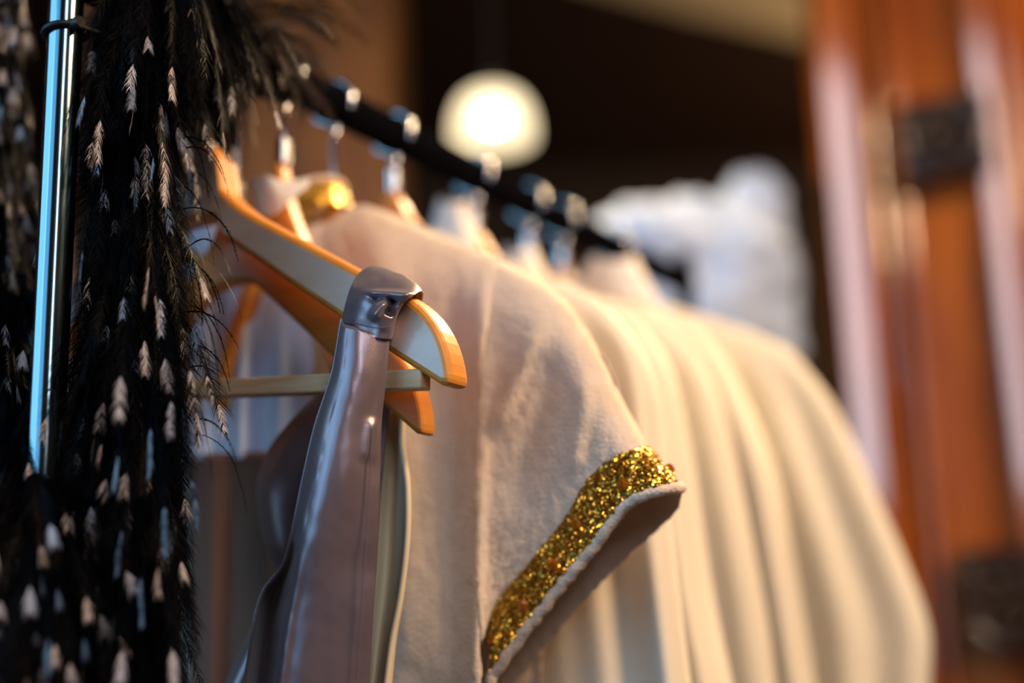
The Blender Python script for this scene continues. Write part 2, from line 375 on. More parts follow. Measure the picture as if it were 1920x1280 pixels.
# ------------------------------------------------------------------ tall dark chest behind the robes with white tulle on it
c0 = at_depth(1300, 690, 2.25)
ch = empty('tall_chest', (c0.x, c0.y, 0), 'dark chest standing behind the far robes, white tulle heaped on it', 'chest')
zt = c0.z
CMx = Matrix.Translation((c0.x, c0.y, 0)) @ Matrix.Rotation(R(-8), 4, 'Z')
b = MB(); b.box((-0.2, -0.02, 0), (0.17, 0.3, zt-0.02), 0, CMx); b.build('carcass', M['dark_wood'], ch, smooth=False, bevel=0.005)
b = MB(); b.box((-0.21, -0.04, zt-0.02), (0.18, 0.32, zt), 0, CMx); b.build('top', M['dark_wood'], ch, smooth=False, bevel=0.005)
def puff(name, mbm, blobs, m, label, cat, parent=None, amp=0.02):
    mb = MB()
    for (px, py, D, rx, rz, rot) in blobs:
        c = at_depth(px, py, D); n = 40
        g = []
        for j in range(25):
            e = -math.pi/2 + math.pi*j/24; row = []
            for k in range(n):
                a = 2*math.pi*k/n
                d = Vector((math.cos(a)*math.cos(e), math.sin(a)*math.cos(e), math.sin(e)))
                f = 1 + amp*10*noise.noise(d*3.1 + c*9) + amp*5*noise.noise(d*9 + c*5) + 0.05*math.sin(a*11 + 4*e)
                p = Vector((d.x*rx, d.y*rx*0.8, d.z*rz))*f
                p = Matrix.Rotation(rot, 3, 'Y') @ p
                row.append(c + p)
            g.append(row)
        mb.grid(g, 0, True)
    return tag(mb.build(name, m, parent), label, cat)
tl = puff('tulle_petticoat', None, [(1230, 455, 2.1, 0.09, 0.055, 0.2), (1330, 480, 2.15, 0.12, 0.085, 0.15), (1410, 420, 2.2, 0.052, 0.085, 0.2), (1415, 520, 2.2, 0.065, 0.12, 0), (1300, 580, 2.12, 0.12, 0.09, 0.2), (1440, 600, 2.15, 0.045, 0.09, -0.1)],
     M['tulle'], 'puffy white tulle heap, tinted with painted cool light, behind the far end of the rail', 'petticoat')

# ------------------------------------------------------------------ clothes rack
S_POLE = rail_s(126, -100)
S_END = rail_s(1285, 507)
rk = empty('clothes_rack', stz(S_POLE, RAIL_T, 0), 'black metal clothes rack with a blue-lit shiny upright at left', 'clothes rack')
RAD = 0.0165
b = MB(); b.tube([stz(S_POLE, RAIL_T, RAIL_Z-RAD), stz(S_END, RAIL_T, RAIL_Z-RAD)], RAD, 20); b.build('rail', M['black_metal'], rk)
for s_, nm in ((S_POLE, 'chrome'), (S_END, 'black_metal')):
    b = MB(); b.tube([stz(s_, RAIL_T, 0.06), stz(s_, RAIL_T, RAIL_Z+0.02)], 0.0115, 24); b.build('upright', M[nm], rk)
    b = MB(); b.tube([stz(s_, RAIL_T-0.25, 0.05), stz(s_, RAIL_T+0.25, 0.05)], 0.014, 12); f = b.build('foot', M['black_metal'], rk)
    for e in (-0.23, 0.23):
        b = MB(); b.tube([stz(s_-0.012, RAIL_T+e, 0.022), stz(s_+0.012, RAIL_T+e, 0.022)], 0.022, 16); b.build('caster', M['plastic'], f)
b = MB(); b.tube([stz(S_POLE, RAIL_T, 0.1), stz(S_END, RAIL_T, 0.1)], 0.011, 12); b.build('lower_rail', M['black_metal'], rk)
# second slim post beside the upright
S_P2 = S_POLE + 0.022
# wire tie round the upright
tw = at_depth(102, 70, 0.96); tz = on_s(102, 70, S_POLE).z
b = MB(); pts = [stz(S_POLE, RAIL_T, tz) + (RD*math.cos(a) + HD*math.sin(a))*0.0135 + ZD*0.0015*math.sin(a) for a in [2*math.pi*k/24 for k in range(25)]]
b.tube(pts, 0.0022, 8, cap=False); b.tube([pts[6], pts[6]+RD*0.02+HD*0.004, pts[6]+RD*0.045], 0.0018, 8)
b.tube([pts[6]-HD*0.003-RD*0.004, pts[6]+HD*0.006-RD*0.004], 0.004, 8)
tag(b.build('cable_tie', M['plastic']), 'black cable tie round the shiny upright, near the top', 'cable tie')

# ------------------------------------------------------------------ wooden hangers
def pxs(pts, s): return [(to_t(p), p.z) for p in (on_s(x, y, s) for x, y in pts)]
H1_TOP = [(352, 205), (368, 240), (388, 300), (414, 352), (452, 388), (500, 416), (560, 448), (620, 480), (680, 512), (735, 540), (772, 562), (800, 588), (822, 622), (836, 662), (843, 700), (842, 722)]
H1_BOT = [(822, 720), (788, 698), (735, 664), (690, 632), (630, 590), (560, 543), (480, 488), (420, 448), (370, 415), (335, 392)]
H1_TOP = [cr(H1_TOP, k/63) for k in range(64)]; H1_BOT = [cr(H1_BOT, k/27) for k in range(28)]
h1 = pxs(H1_TOP + H1_BOT, S_H1 - 0.008)
N1 = h1[0][0]
HALF = [(t - RAIL_T, z - RAIL_Z) for t, z in h1]
dt0 = HALF[0][0]
def hanger(s, label, slope=0.0, dz=0.0, bar=True, tilt=0.0, tip_shift=0.0, group='wooden hangers on the rail', thick=0.016, pale_sheen=False, bev=0.0035):
    """a wooden hanger at station s: body (both arms), hook, bar."""
    h = empty('wooden_hanger', stz(s, RAIL_T, RAIL_Z-0.07), label, 'hanger', group)
    top = [p for p in HALF[:len(H1_TOP)] if p[0] > 0.012]; bot = [p for p in HALF[len(H1_TOP):] if p[0] > 0.02]
    zt = top[0][1] + 0.012
    half = [(0.0, zt)] + top + bot + [(0.0, bot[-1][1] + 0.004)]
    up_c = [(0.0, zt)] + top; lo_c = [(0.0, bot[-1][1] + 0.004)] + bot[::-1]
    NS = 40; st = [cr(up_c, k/NS) for k in range(NS+1)]; sb = [cr(lo_c, k/NS) for k in range(NS+1)]
    stations = [((-a[0], a[1]), (-c[0], c[1])) for a, c in zip(st[:0:-1], sb[:0:-1])] + list(zip(st, sb))
    ct, st_ = math.cos(tilt), math.sin(tilt)
    def P(p, ds):
        x, z = p[0], p[1]
        x *= (1 + tip_shift)
        z += slope*(HALF[len(H1_TOP)+2][0] - x) if x < 0.02 else 0
        return stz(s + ds, RAIL_T + x*ct, RAIL_Z + z + dz + x*st_)
    b = MB(); rings = [[P(a, -0.008), P(a, thick-0.008), P(c, thick-0.008), P(c, -0.008)] for a, c in stations]
    b.grid(rings, 0, True)
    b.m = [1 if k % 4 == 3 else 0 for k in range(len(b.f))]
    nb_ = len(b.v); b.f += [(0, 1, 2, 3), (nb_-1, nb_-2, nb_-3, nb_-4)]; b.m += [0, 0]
    b.build('hanger_body', [M['wood'], M['pale_sheen'] if pale_sheen else M['wood']], h, smooth=False, bevel=bev)
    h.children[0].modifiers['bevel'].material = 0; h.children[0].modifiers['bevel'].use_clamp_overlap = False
    # hook
    b = MB(); r = 0.0200; cz = RAIL_Z + 0.0026 - r
    pts = []
    for k in range(21):
        a = R(200 - 235*k/20)
        pts.append(stz(s, RAIL_T + r*math.cos(a)*-1, cz + r*math.sin(a)))
    pts = pts[::-1] if pts[0].z > pts[-1].z else pts
    end = max((pts[0], pts[-1]), key=lambda p: -p.z)
    seq = pts if (end - pts[-1]).length < 1e-6 else pts[::-1]
    seq = seq + [stz(s, RAIL_T + 0.006, cz - r*1.15), stz(s, RAIL_T, cz - r*1.5), stz(s, RAIL_T, RAIL_Z + zt + dz - 0.004)]
    b.tube(seq, 0.0025, 10); b.build('hook', M['steel'], h)
    b = MB(); b.tube([stz(s, RAIL_T, RAIL_Z+zt+dz-0.002), stz(s, RAIL_T, RAIL_Z+zt+dz+0.018)], 0.0062, 14); b.build('ferrule', M['steel'], h)
    if bar:
        tb = HALF[len(H1_TOP)+2]
        z0 = tb[1] - 0.004
        b = MB()
        L = tb[0]
        vs = []
        for x in (-L, L):
            for (ds, z) in ((-0.006, -0.0065), (0.006, -0.0065), (0.006, 0.0065), (-0.006, 0.0065)):
                vs.append(P((x, z0+z), ds) )
        b.add(vs, [(0,1,2,3),(7,6,5,4),(0,4,5,1),(1,5,6,2),(2,6,7,3),(3,7,4,0)])
        b.build('hanger_bar', M['barwood'], h, smooth=False, bevel=0.0018)
    return h
S_H1B = S_H1 + 0.032
S_H2 = rail_s(530, 112)
ST = {'4': rail_s(733, 220), '5': rail_s(880, 300), '6': rail_s(985, 352), '7': rail_s(1045, 385), '8': rail_s(1150, 437)}
hanger(S_H1, 'nearest beech hanger, carrying the satin ribbon sash', slope=0.10, thick=0.023, pale_sheen=True, bev=0.0045)
hanger(S_H1B, 'beech hanger just behind the nearest one, its low orange tip poking out below', dz=-0.022, bar=False, tip_shift=-0.2)
hanger(S_H2, 'short beech hanger holding the pale blouse, in front of the gold-collared robe', dz=0.030, tip_shift=-0.72, bar=False)
hanger(S_ROBE, 'beech hanger inside the gold-cuffed robe', dz=0.010, tip_shift=-0.1)
for k, lab in (('4', 'beech hanger of the robe right behind the gold-cuffed robe'), ('5', 'beech hanger below the pendant lamp, in the second robe past the gold-cuffed one'), ('6', 'beech hanger of the third robe past the gold-cuffed one'),
               ('7', 'beech hanger of the last robe but one on the rail'), ('8', 'beech hanger of the last robe on the rail')):
    hanger(ST[k], lab, dz=0.048, tip_shift=-0.25, bar=False)
# ink stamp of the nearest hanger is left out; its end carries the painted sheen

# ------------------------------------------------------------------ robes
BODY = [[(592, 420), (590, 700), (588, 1000), (588, 1290)],
        [(640, 395), (650, 700), (655, 1000), (660, 1290)],
        [(690, 386), (720, 700), (730, 1000), (740, 1290)],
        [(770, 414), (790, 700), (800, 1000), (810, 1290)],
        [(860, 452), (850, 700), (845, 1000), (850, 1290)],
        [(935, 484), (905, 700), (890, 1000), (905, 1290)]]
SLEEVE = [[(900, 472), (880, 700), (872, 1000), (900, 1210)],
          [(1035, 540), (985, 720), (920, 990), (908, 1190)],
          [(1112, 640), (1040, 790), (945, 1030), (910, 1180)],
          [(1170, 758), (1080, 860), (965, 1050), (912, 1168)],
          [(1216, 838), (1150, 860), (1100, 902), (1060, 972), (1005, 1040), (945, 1112), (914, 1155)]]
HEM = [(1277, 914), (1240, 918), (1200, 930), (1165, 955), (1130, 1005), (1060, 1088), (1010, 1150), (960, 1215), (918, 1276)]
BACKHEM = [(1278, 926), (1268, 958), (1185, 1035), (1090, 1132), (1000, 1238), (940, 1305)]
FR = 0.028
def dome(v, w=0.12): 
    x = 1 - min(1, v/w); return math.sqrt(max(0, 1 - x*x))
def robe_grids(nu=36, nv=60):
    """front body, front sleeve, back sleeve as (t, z, ds) grids traced at the robe's own plane"""
    def conv(px, py, ds): p = on_s(px, py, S_ROBE + ds); return (to_t(p), p.z, ds)
    gb = loft(BODY, nu, nv); out_b = []
    for j, row in enumerate(gb):
        o = []
        for i, (x, y) in enumerate(row):
            v = j/(nv-1)
            ds = -FR*dome(v, 0.16) - 0.010*v
            ds -= ridge(x, y, 905, 560, 892, 1290, 14, 0.006) + ridge(x, y, 700, 420, 800, 1290, 60, 0.008) - ridge(x, y, 850, 560, 845, 1290, 22, 0.006)
            ds -= 0.003*math.sin(x*0.045)*smooth01(v*2)
            o.append(conv(x, y, ds))
        out_b.append(o)
    gs = loft(SLEEVE, nu, nv); out_s = []
    for j, row in enumerate(gs):
        o = []
        for i, (x, y) in enumerate(row):
            v = j/(nv-1); u = i/(nu-1)
            ds = -FR*dome(v, 0.16) - 0.010*v*(1-u) + 0.006*(1-smooth01(u*7))
            ds -= ridge(x, y, 1010, 620, 930, 800, 13, 0.006) + ridge(x, y, 1100, 720, 1075, 880, 14, 0.004) + ridge(x, y, 905, 560, 892, 1290, 14, 0.006) - ridge(x, y, 1045, 680, 960, 940, 26, 0.005)
            o.append(conv(x, y, ds))
        out_s.append(o)
    return out_b, out_s
GB, GS = robe_grids()
def cuff_grid(nu=8, nv=60, extra=0.0):
    a = [cr(SLEEVE[4], j/(nv-1)) for j in range(nv)]; c = [cr(HEM, j/(nv-1)) for j in range(nv)]
    g = []
    for j in range(nv):
        v = j/(nv-1); row = []
        for i in range(nu):
            u = i/(nu-1); x = a[j][0] + (c[j][0]-a[j][0])*u; y = a[j][1] + (c[j][1]-a[j][1])*u
            ds = -FR*dome(v, 0.16) - extra - 0.002*math.sin(math.pi*u)
            p = on_s(x, y, S_ROBE + ds); row.append((to_t(p), p.z, ds))
        g.append(row)
    return g
def back_grid(nu=14, nv=60):
    lines = [SLEEVE[0], SLEEVE[2], SLEEVE[3], SLEEVE[4], BACKHEM]; g = loft(lines, nu, nv); out = []
    for j, row in enumerate(g):
        v = j/(nv-1); o = []
        for (x, y) in row:
            ds = 0.026*dome(v, 0.2); p = on_s(x, y, S_ROBE + ds); o.append((to_t(p), p.z, ds))
        out.append(o)
    return out
GC, GK = cuff_grid(), back_grid()
ZB = 0.42
def extend(g):
    """carry the body's lower edge down to the hem at ZB"""
    last = g[-1]; add = []
    for k in range(1, 9):
        f = k/8
        add.append([(t + (t-RAIL_T)*0.10*f, z + (ZB - z)*f, ds*(1+0.3*f)) for t, z, ds in last])
    return g + add
GBX = extend(GB)
def fuzz(p, amp): return amp*(noise.noise(p*260) + 0.6*noise.noise(p*600))
def robe(s, label, m, seed=0, gold=False, fold=0.0, spread=0.0, group=None, fz=0.0013, dzr=0.0, half=True):
    rb = empty('robe', stz(s, RAIL_T, RAIL_Z-0.1), label, 'robe', group)
    rnd = random.Random(seed); ph = [rnd.uniform(0, 6.28) for _ in range(6)]; ma = 1 + spread
    f1, f2 = rnd.uniform(38, 52), rnd.uniform(70, 95)
    def W(t, z, ds, side=1, bk=False):
        x = (t - RAIL_T)*ma*side
        zz = z + dzr
        k = smooth01((RAIL_Z - 0.16 - zz)/0.4)
        d = ds + fold*k*(math.sin(x*f1 + ph[0] + zz*2.2) + 0.5*math.sin(x*f2 + ph[1] - zz*3))
        p = stz(s + d, RAIL_T + x + fold*0.5*k*math.sin(x*30 + ph[2]), zz)
        return p + RD*fuzz(p, fz) + ZD*fuzz(p + Vector((3, 1, 2)), fz) + HD*fuzz(p + Vector((7, 2, 5)), fz)
    b = MB()
    for side in (1, -1):
        for back in (False, True):
            sg = -0.95 if back else 1
            b.grid([[W(t, z, ds*sg, side) for t, z, ds in row] for row in GBX])
    body = b.build('robe_body', m, rb)
    for side in (1, -1):
        b = MB()
        b.grid([[W(t, z, ds, side) for t, z, ds in row] for row in GS])
        b.grid([[W(t, z, ds, side) for t, z, ds in row] for row in GC])
        b.grid([[W(t, z, ds, side) for t, z, ds in row] for row in GK])
        sl = b.build('sleeve', m, rb, solid=0.0012)
        # rolled white hem
        hp = [W(*row[-1], side) for row in GC]
        b = MB(); b.tube(hp, 0.0042, 8); b.build('hem', m, sl)
        if gold:
            b = MB(); b.grid([[W(t + 0.0022, z + 0.0014, ds-0.0026, side) for t, z, ds in row[:-1]] for row in cuff_grid(26, 120)])
            cf = b.build('gold_cuff', M['glitter'], sl)
            cf['label'] = 'gold glitter cuff'
    return rb, W
rb, WR = robe(S_ROBE, 'white towelling robe with gold glitter collar and gold jewelled cuff', M['terry'], gold=True)
# gold collar ring with white lining
def collar(parent, s, m1, m2, px_w=0.04):
    b = MB(); n = 40; g = []
    for j in range(5):
        row = []
        for k in range(n):
            a = 2*math.pi*k/n
            w = 0.034 + 0.008*j/4; d = 0.030 + 0.008*j/4
            z = on_s(592, 345, S_ROBE).z - 0.006 - 0.026*j/4 - 0.012*(0.5 - 0.5*math.sin(a))*0
            row.append(stz(s - d*math.sin(a), RAIL_T - 0.030 + w*math.cos(a), z + 0.004*math.cos(2*a)))
        g.append(row)
    b.grid(g, 0, True); c = b.build('collar', m1, parent, solid=0.002)
    b = MB(); b.tube([p for p in g[0]] + [g[0][0]], 0.003, 8, cap=False); b.build('collar_lining', m2, c)
    return c
cl = collar(rb, S_ROBE, M['glitter'], M['terry']); cl['label'] = 'gold glitter collar'
# gems on the gold cuff
sleeves = [o for o in rb.children if o.name.startswith('sleeve')]
cuffs = [c for o in sleeves for c in o.children if c.name.startswith('gold_cuff')]
gf = cuff_grid(26, 120)
def gem_at(px, py, size):
    best = min(((i, j) for j in range(120) for i in range(26)), key=lambda ij: (on_px(WR(*gf[ij[1]][ij[0]])) - Vector((px, py))).length)
    p = WR(*gf[best[1]][best[0]])
    q1 = WR(*gf[min(best[1]+2, 119)][best[0]]); q2 = WR(*gf[best[1]][min(best[0]+2, 25)])
    n = (q1-p).cross(q2-p).normalized()
    if n.dot(CAM_LOC-p) < 0: n = -n
    x = n.orthogonal().normalized(); y = n.cross(x)
    b = MB(); k = 8
    rings = [[p + n*h + (x*math.cos(2*math.pi*i/k + o) + y*math.sin(2*math.pi*i/k + o))*r for i in range(k)] for h, r, o in ((0.0005, size, 0), (0.0022, size, 0.0), (0.0042, size*0.6, 0.39))]
    b.grid(rings, 0, True); b.add(rings[2], [tuple(range(k))])
    b.build('gem', M['amber'], cuffs[0], smooth=False)
for g in ((1168, 908, 0.0052), (1083, 985, 0.0048), (1038, 1058, 0.0048), (984, 1132, 0.0048), (926, 1198, 0.0048), (1256, 880, 0.004), (1215, 882, 0.003)):
    gem_at(*g)
GRP = 'cream robes behind the gold-cuffed robe'
def far_robe(s, sil, k_sh, label, m, seed, fold=0.0055):
    """robe whose near outline (neck, shoulder, side) is traced at its own station; far half mirrored"""
    rb = empty('robe', stz(s, RAIL_T, RAIL_Z-0.1), label, 'robe', GRP)
    rnd = random.Random(seed); ph = [rnd.uniform(0, 6.28) for _ in range(6)]
    nk = on_s(*sil[0], s); cx = on_px(stz(s, RAIL_T, 1.2))[0]
    a = sil[:k_sh+1]; c = sil[k_sh:]
    def W0(x, y, ds): p = on_s(x, y, s + ds); return (to_t(p), p.z)
    nu, nv = 46, 60; end = sil[-1]
    side = [cr(c, j/(nv-1)) for j in range(nv)]
    grid = []
    for j in range(nv):
        v = j/(nv-1); row = []
        for i in range(nu):
            u = i/(nu-1)
            top = cr(a, u); bot = (cx + (end[0]-cx)*u, end[1])
            sx, sy = side[j]
            # straight fall blended into the traced side
            lx, ly = top[0] + (bot[0]-top[0])*v, top[1] + (bot[1]-top[1])*v
            dx, dy = sx - (c[0][0] + (end[0]-c[0][0])*v), sy - (c[0][1] + (end[1]-c[0][1])*v)
            row.append((lx + dx*u*u, ly + dy*u))
        grid.append(row)
    out = []
    for j, row in enumerate(grid):
        v = j/(nv-1); o = []
        for i, (x, y) in enumerate(row):
            u = i/(nu-1); e = dome(1-u, 0.12)
            f = fold*smooth01(v*2.5)*(math.sin(u*19 + ph[0]) + 0.6*math.sin(u*31 + ph[1]) + 0.5*math.sin(u*9 + ph[2] + v))
            ds = -(0.019*dome(v, 0.14) + f)*e
            t, z = W0(x, y, ds); o.append((t, z, ds))
        out.append(o)
    last = out[-1]
    for k in range(1, 7):
        f = k/6; out.append([(t, z + (ZB-z)*f, ds) for t, z, ds in last])
    b = MB()
    for sd in (1, -1):
        for bk in (1, -0.9):
            b.grid([[stz(s + ds*bk, RAIL_T + (t-RAIL_T)*sd, z) for t, z, ds in row] for row in out])
    b.build('robe_body', m, rb)
    return rb
far_robe(ST['4'], [(715, 450), (800, 428), (872, 460), (960, 503), (1060, 535), (1130, 565), (1190, 640), (1214, 703), (1226, 813), (1242, 988), (1279, 1300)], 5, 'cream robe hanging right behind the gold-cuffed robe', M['cotton'], 3)
far_robe(ST['5'], [(865, 520), (945, 492), (1018, 515), (1130, 560), (1200, 600), (1250, 690), (1281, 839), (1320, 1100), (1365, 1300)], 4, 'cream robe below the pendant lamp, second behind the gold-cuffed robe', M['cotton'], 5)
far_robe(ST['6'], [(965, 570), (1060, 542), (1122, 556), (1220, 590), (1300, 650), (1345, 760), (1390, 950), (1430, 1150), (1452, 1300)], 4, 'cream robe third behind the gold-cuffed robe', M['cotton'], 8)
far_robe(ST['7'], [(1040, 500), (1180, 560), (1300, 605), (1363, 690), (1441, 870), (1482, 1066), (1522, 1300)], 2, 'cream robe last but one on the rail', M['cotton'], 11)
far_robe(ST['8'], [(1135, 535), (1300, 588), (1400, 620), (1482, 655), (1562, 762), (1642, 930), (1700, 1060), (1742, 1180), (1742, 1300)], 3, 'cream robe last on the rail, nearest the mahogany wardrobe', M['cotton'], 14)

# ------------------------------------------------------------------ pixel-traced cloth at a station
def cloth(lines, s, nu, nv, fn=None):
    """lines of (px, py, ds)"""
    g = loft(lines, nu, nv)
    out = []
    for j, row in enumerate(g):
        o = []
        for i, (x, y, ds) in enumerate(row):
            d = ds + (fn(x, y, i/(nu-1), j/(nv-1)) if fn else 0)
            o.append(on_s(x, y, s + d))
        out.append(o)
    return out

# satin sash on the nearest hanger
sash = empty('satin_ribbon', on_s(690, 520, S_H1), 'lavender-grey satin ribbon sash looped over the tip of the nearest hanger', 'ribbon')
L = [[(640, 598, -0.0180), (622, 700, -0.0210), (590, 800, -0.0240), (567, 900, -0.0260), (546, 1000, -0.0260), (528, 1062, -0.0200), (494, 1110, -0.0140), (473, 1190, -0.0160), (455, 1300, -0.0180)],
     [(643, 606, -0.0190), (629, 700, -0.0230), (600, 800, -0.0270), (577, 900, -0.0290), (555, 1000, -0.0270), (540, 1062, -0.0060), (518, 1115, 0.0180), (500, 1190, 0.0300), (486, 1300, 0.0380)],
     [(652, 610, -0.0200), (642, 700, -0.0240), (615, 800, -0.0280), (593, 900, -0.0310), (566, 1000, -0.0310), (553, 1062, -0.0290), (541, 1115, -0.0260), (526, 1190, -0.0250), (511, 1300, -0.0240)],
     [(668, 614, -0.0190), (662, 702, -0.0225), (638, 802, -0.0265), (617, 900, -0.0295), (594, 1000, -0.0300), (582, 1062, -0.0290), (571, 1115, -0.0280), (558, 1190, -0.0275), (545, 1300, -0.0270)],
     [(696, 624, -0.0130), (686, 702, -0.0170), (667, 802, -0.0200), (653, 900, -0.0220), (638, 1000, -0.0210), (628, 1062, -0.0200), (618, 1115, -0.0200), (608, 1190, -0.0190), (597, 1300, -0.0180)],
     [(722, 634, -0.0060), (712, 704, -0.0080), (700, 802, -0.0090), (694, 900, -0.0090), (688, 1000, -0.0080), (684, 1062, -0.0060), (680, 1115, -0.0060), (675, 1190, -0.0040), (668, 1300, -0.0020)],
     [(730, 638, -0.0020), (724, 704, -0.0030), (714, 802, -0.0030), (712, 900, -0.0030), (708, 1000, -0.0020), (705, 1062, 0.0000), (702, 1115, 0.0000), (698, 1190, 0.0020), (692, 1300, 0.0040)]]
def sash_fn(x, y, u, v):
    d = 0.0006*noise.noise(Vector((x*0.012, y*0.006, 0))) + 0.0002*noise.noise(Vector((x*0.06, y*0.03, 4)))
    if u < 0.35: d += 0.0009*noise.noise(Vector((x*0.025, y*0.02, 9)))
    if u > 0.78: d += 0.0008*noise.noise(Vector((0, y*0.009, 2)))
    d -= ridge(x, y, 700, 790, 690, 860, 14, 0.002)
    return d
g = cloth([[(p[0], p[1], p[2]-0.004) for p in l] for l in L], S_H1 - 0.010, 60, 110, sash_fn)
b = MB(); b.grid(g); tail = b.build('front_tail', M['satin'], sash, solid=0.0008)
# the tail behind the arm, hanging on the far side
g2 = cloth([[(p[0]-2, p[1], 0.036 + p[2]*0.1) for p in l] for l in L], S_H1, 30, 60)
b = MB(); b.grid(g2); b.build('back_tail', M['satin'], sash, solid=0.0008)
# loop over the arm
K = [[(638, 622, -.016), (648, 572, -.018), (660, 535, -.016), (676, 510, -.006), (698, 498, .004), (712, 503, .016), (716, 540, .024), (712, 600, .028)],
     [(662, 630, -.024), (668, 580, -.026), (690, 545, -.024), (712, 520, -.012), (726, 506, .002), (736, 510, .016), (736, 550, .024), (724, 610, .028)],
     [(700, 634, -.025), (712, 590, -.026), (728, 560, -.024), (742, 535, -.014), (756, 517, .002), (762, 522, .016), (760, 560, .024), (734, 620, .028)],
     [(730, 636, -.018), (738, 598, -.020), (744, 572, -.026), (760, 552, -.020), (778, 532, .000), (782, 536, .016), (778, 570, .024), (742, 628, .026)],
     [(734, 632, -.006), (744, 592, -.010), (756, 570, -.018), (772, 556, -.016), (790, 546, .000), (793, 552, .014), (784, 580, .022), (746, 630, .022)]]
def knot_fn(x, y, u, v):
    d = 0
    if v < 0.6:
        d -= ridge(x, y, 725, 560, 700, 595, 7, 0.005) - ridge(x, y, 742, 562, 728, 590, 8, 0.008)
        d -= ridge(x, y, 690, 548, 775, 552, 5, 0.004) - ridge(x, y, 700, 560, 760, 566, 6, 0.004)
        d += 0.0012*noise.noise(Vector((x*0.04, y*0.04, 3)))
    return d
g = cloth(K, S_H1, 56, 90, knot_fn)
b = MB(); b.grid(g); lp_ = b.build('loop', M['satin'], sash, solid=0.0009)
# stitched hem: lines of short stitches
def stitches(pix, s_of, parent, n, name='stitching'):
    b = MB()
    for i in range(n):
        a = cr(pix, i/n); c = cr(pix, (i+0.62)/n)
        b.tube([on_s(*a[:2], s_of + a[2]), on_s(*c[:2], s_of + c[2])], 0.0004, 5)
    return b.build(name, M['thread'], parent)
stitches([(642, 604, -.0195), (664, 606, -.0275), (700, 614, -.0285), (732, 612, -.0225)], S_H1, lp_, 20)
stitches([(700, 802, -.0245), (694, 900, -.0245), (688, 1000, -.0235), (680, 1115, -.0215), (668, 1290, -.0175)], S_H1 - 0.002, tail, 90)
b = MB()
edge = [on_s(p[0], p[1], S_H1 - 0.014 + p[2]) for p in [cr(L[0], k/80) for k in range(81)]]
b.tube(edge, 0.0009, 6); b.build('edge_piping', M['satin'], tail)

# lavender satin gown and its cream lining on the second hanger
gown = empty('satin_gown', stz(S_H1B, RAIL_T, 1.4), 'lavender satin gown with cream lining hanging behind the sash', 'gown')
G = [[(606, 728, -.002), (545, 790, -.004), (500, 850, -.004), (482, 915, -.004), (495, 1010, -.002), (520, 1090, .0), (470, 1180, -.002), (415, 1300, -.004)],
     [(612, 735, -.006), (565, 800, -.012), (525, 870, -.014), (510, 930, -.014), (520, 1020, -.010), (538, 1090, -.004), (490, 1190, -.008), (440, 1300, -.010)],
     [(630, 740, -.008), (610, 810, -.015), (580, 880, -.017), (560, 950, -.014), (556, 1030, -.010), (560, 1100, -.002), (540, 1200, .0), (510, 1300, .0)],
     [(670, 740, -.006), (660, 810, -.008), (650, 880, -.008), (640, 950, -.006), (630, 1030, -.004), (630, 1100, -.002), (620, 1200, .0), (610, 1300, .0)],
     [(735, 728, .004), (728, 800, .006), (718, 880, .006), (708, 960, .006), (704, 1030, .006), (700, 1100, .006), (694, 1200, .006), (690, 1300, .006)]]
b = MB(); b.grid(cloth(G, S_H1B, 40, 70)); b.build('gown_front', M['satin'], gown, solid=0.001)
G2 = [[(728, 742, .004), (722, 840, .004), (712, 960, .004), (704, 1080, .004), (696, 1180, .004), (690, 1300, .004)],
      [(742, 746, .010), (742, 840, .012), (735, 960, .014), (728, 1080, .014), (715, 1180, .012), (700, 1300, .01)],
      [(757, 748, .002), (754, 830, .0), (764, 905, -.004), (764, 1000, -.006), (752, 1110, -.006), (735, 1200, -.006), (722, 1300, -.006)],
      [(760, 748, .006), (758, 830, .006), (768, 905, .004), (768, 1000, .004), (757, 1110, .004), (742, 1200, .004), (732, 1300, .004)]]
b = MB(); b.grid(cloth(G2, S_H1B + 0.012, 24, 70)); ln = b.build('lining', M['cream'], gown, solid=0.0014); ln['label'] = 'cream lining edge'
b = MB(); b.tube([on_s(x, y, S_H1B + 0.010 + d) for x, y, d in [cr(G2[2], k/60) for k in range(61)]], 0.0022, 8); b.build('lining_edge', M['cream'], ln)
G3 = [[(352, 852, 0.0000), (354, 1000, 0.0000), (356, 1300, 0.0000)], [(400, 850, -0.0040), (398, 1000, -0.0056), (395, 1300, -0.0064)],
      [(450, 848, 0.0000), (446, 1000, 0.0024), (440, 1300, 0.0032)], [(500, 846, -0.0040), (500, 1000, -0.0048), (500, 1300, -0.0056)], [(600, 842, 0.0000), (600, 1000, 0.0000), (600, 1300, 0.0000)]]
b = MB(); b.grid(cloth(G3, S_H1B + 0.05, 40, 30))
tag(b.build('mauve_shawl', M['mauve'], solid=0.003), 'dull mauve cloth hanging behind the gown, beside the feathers', 'shawl')

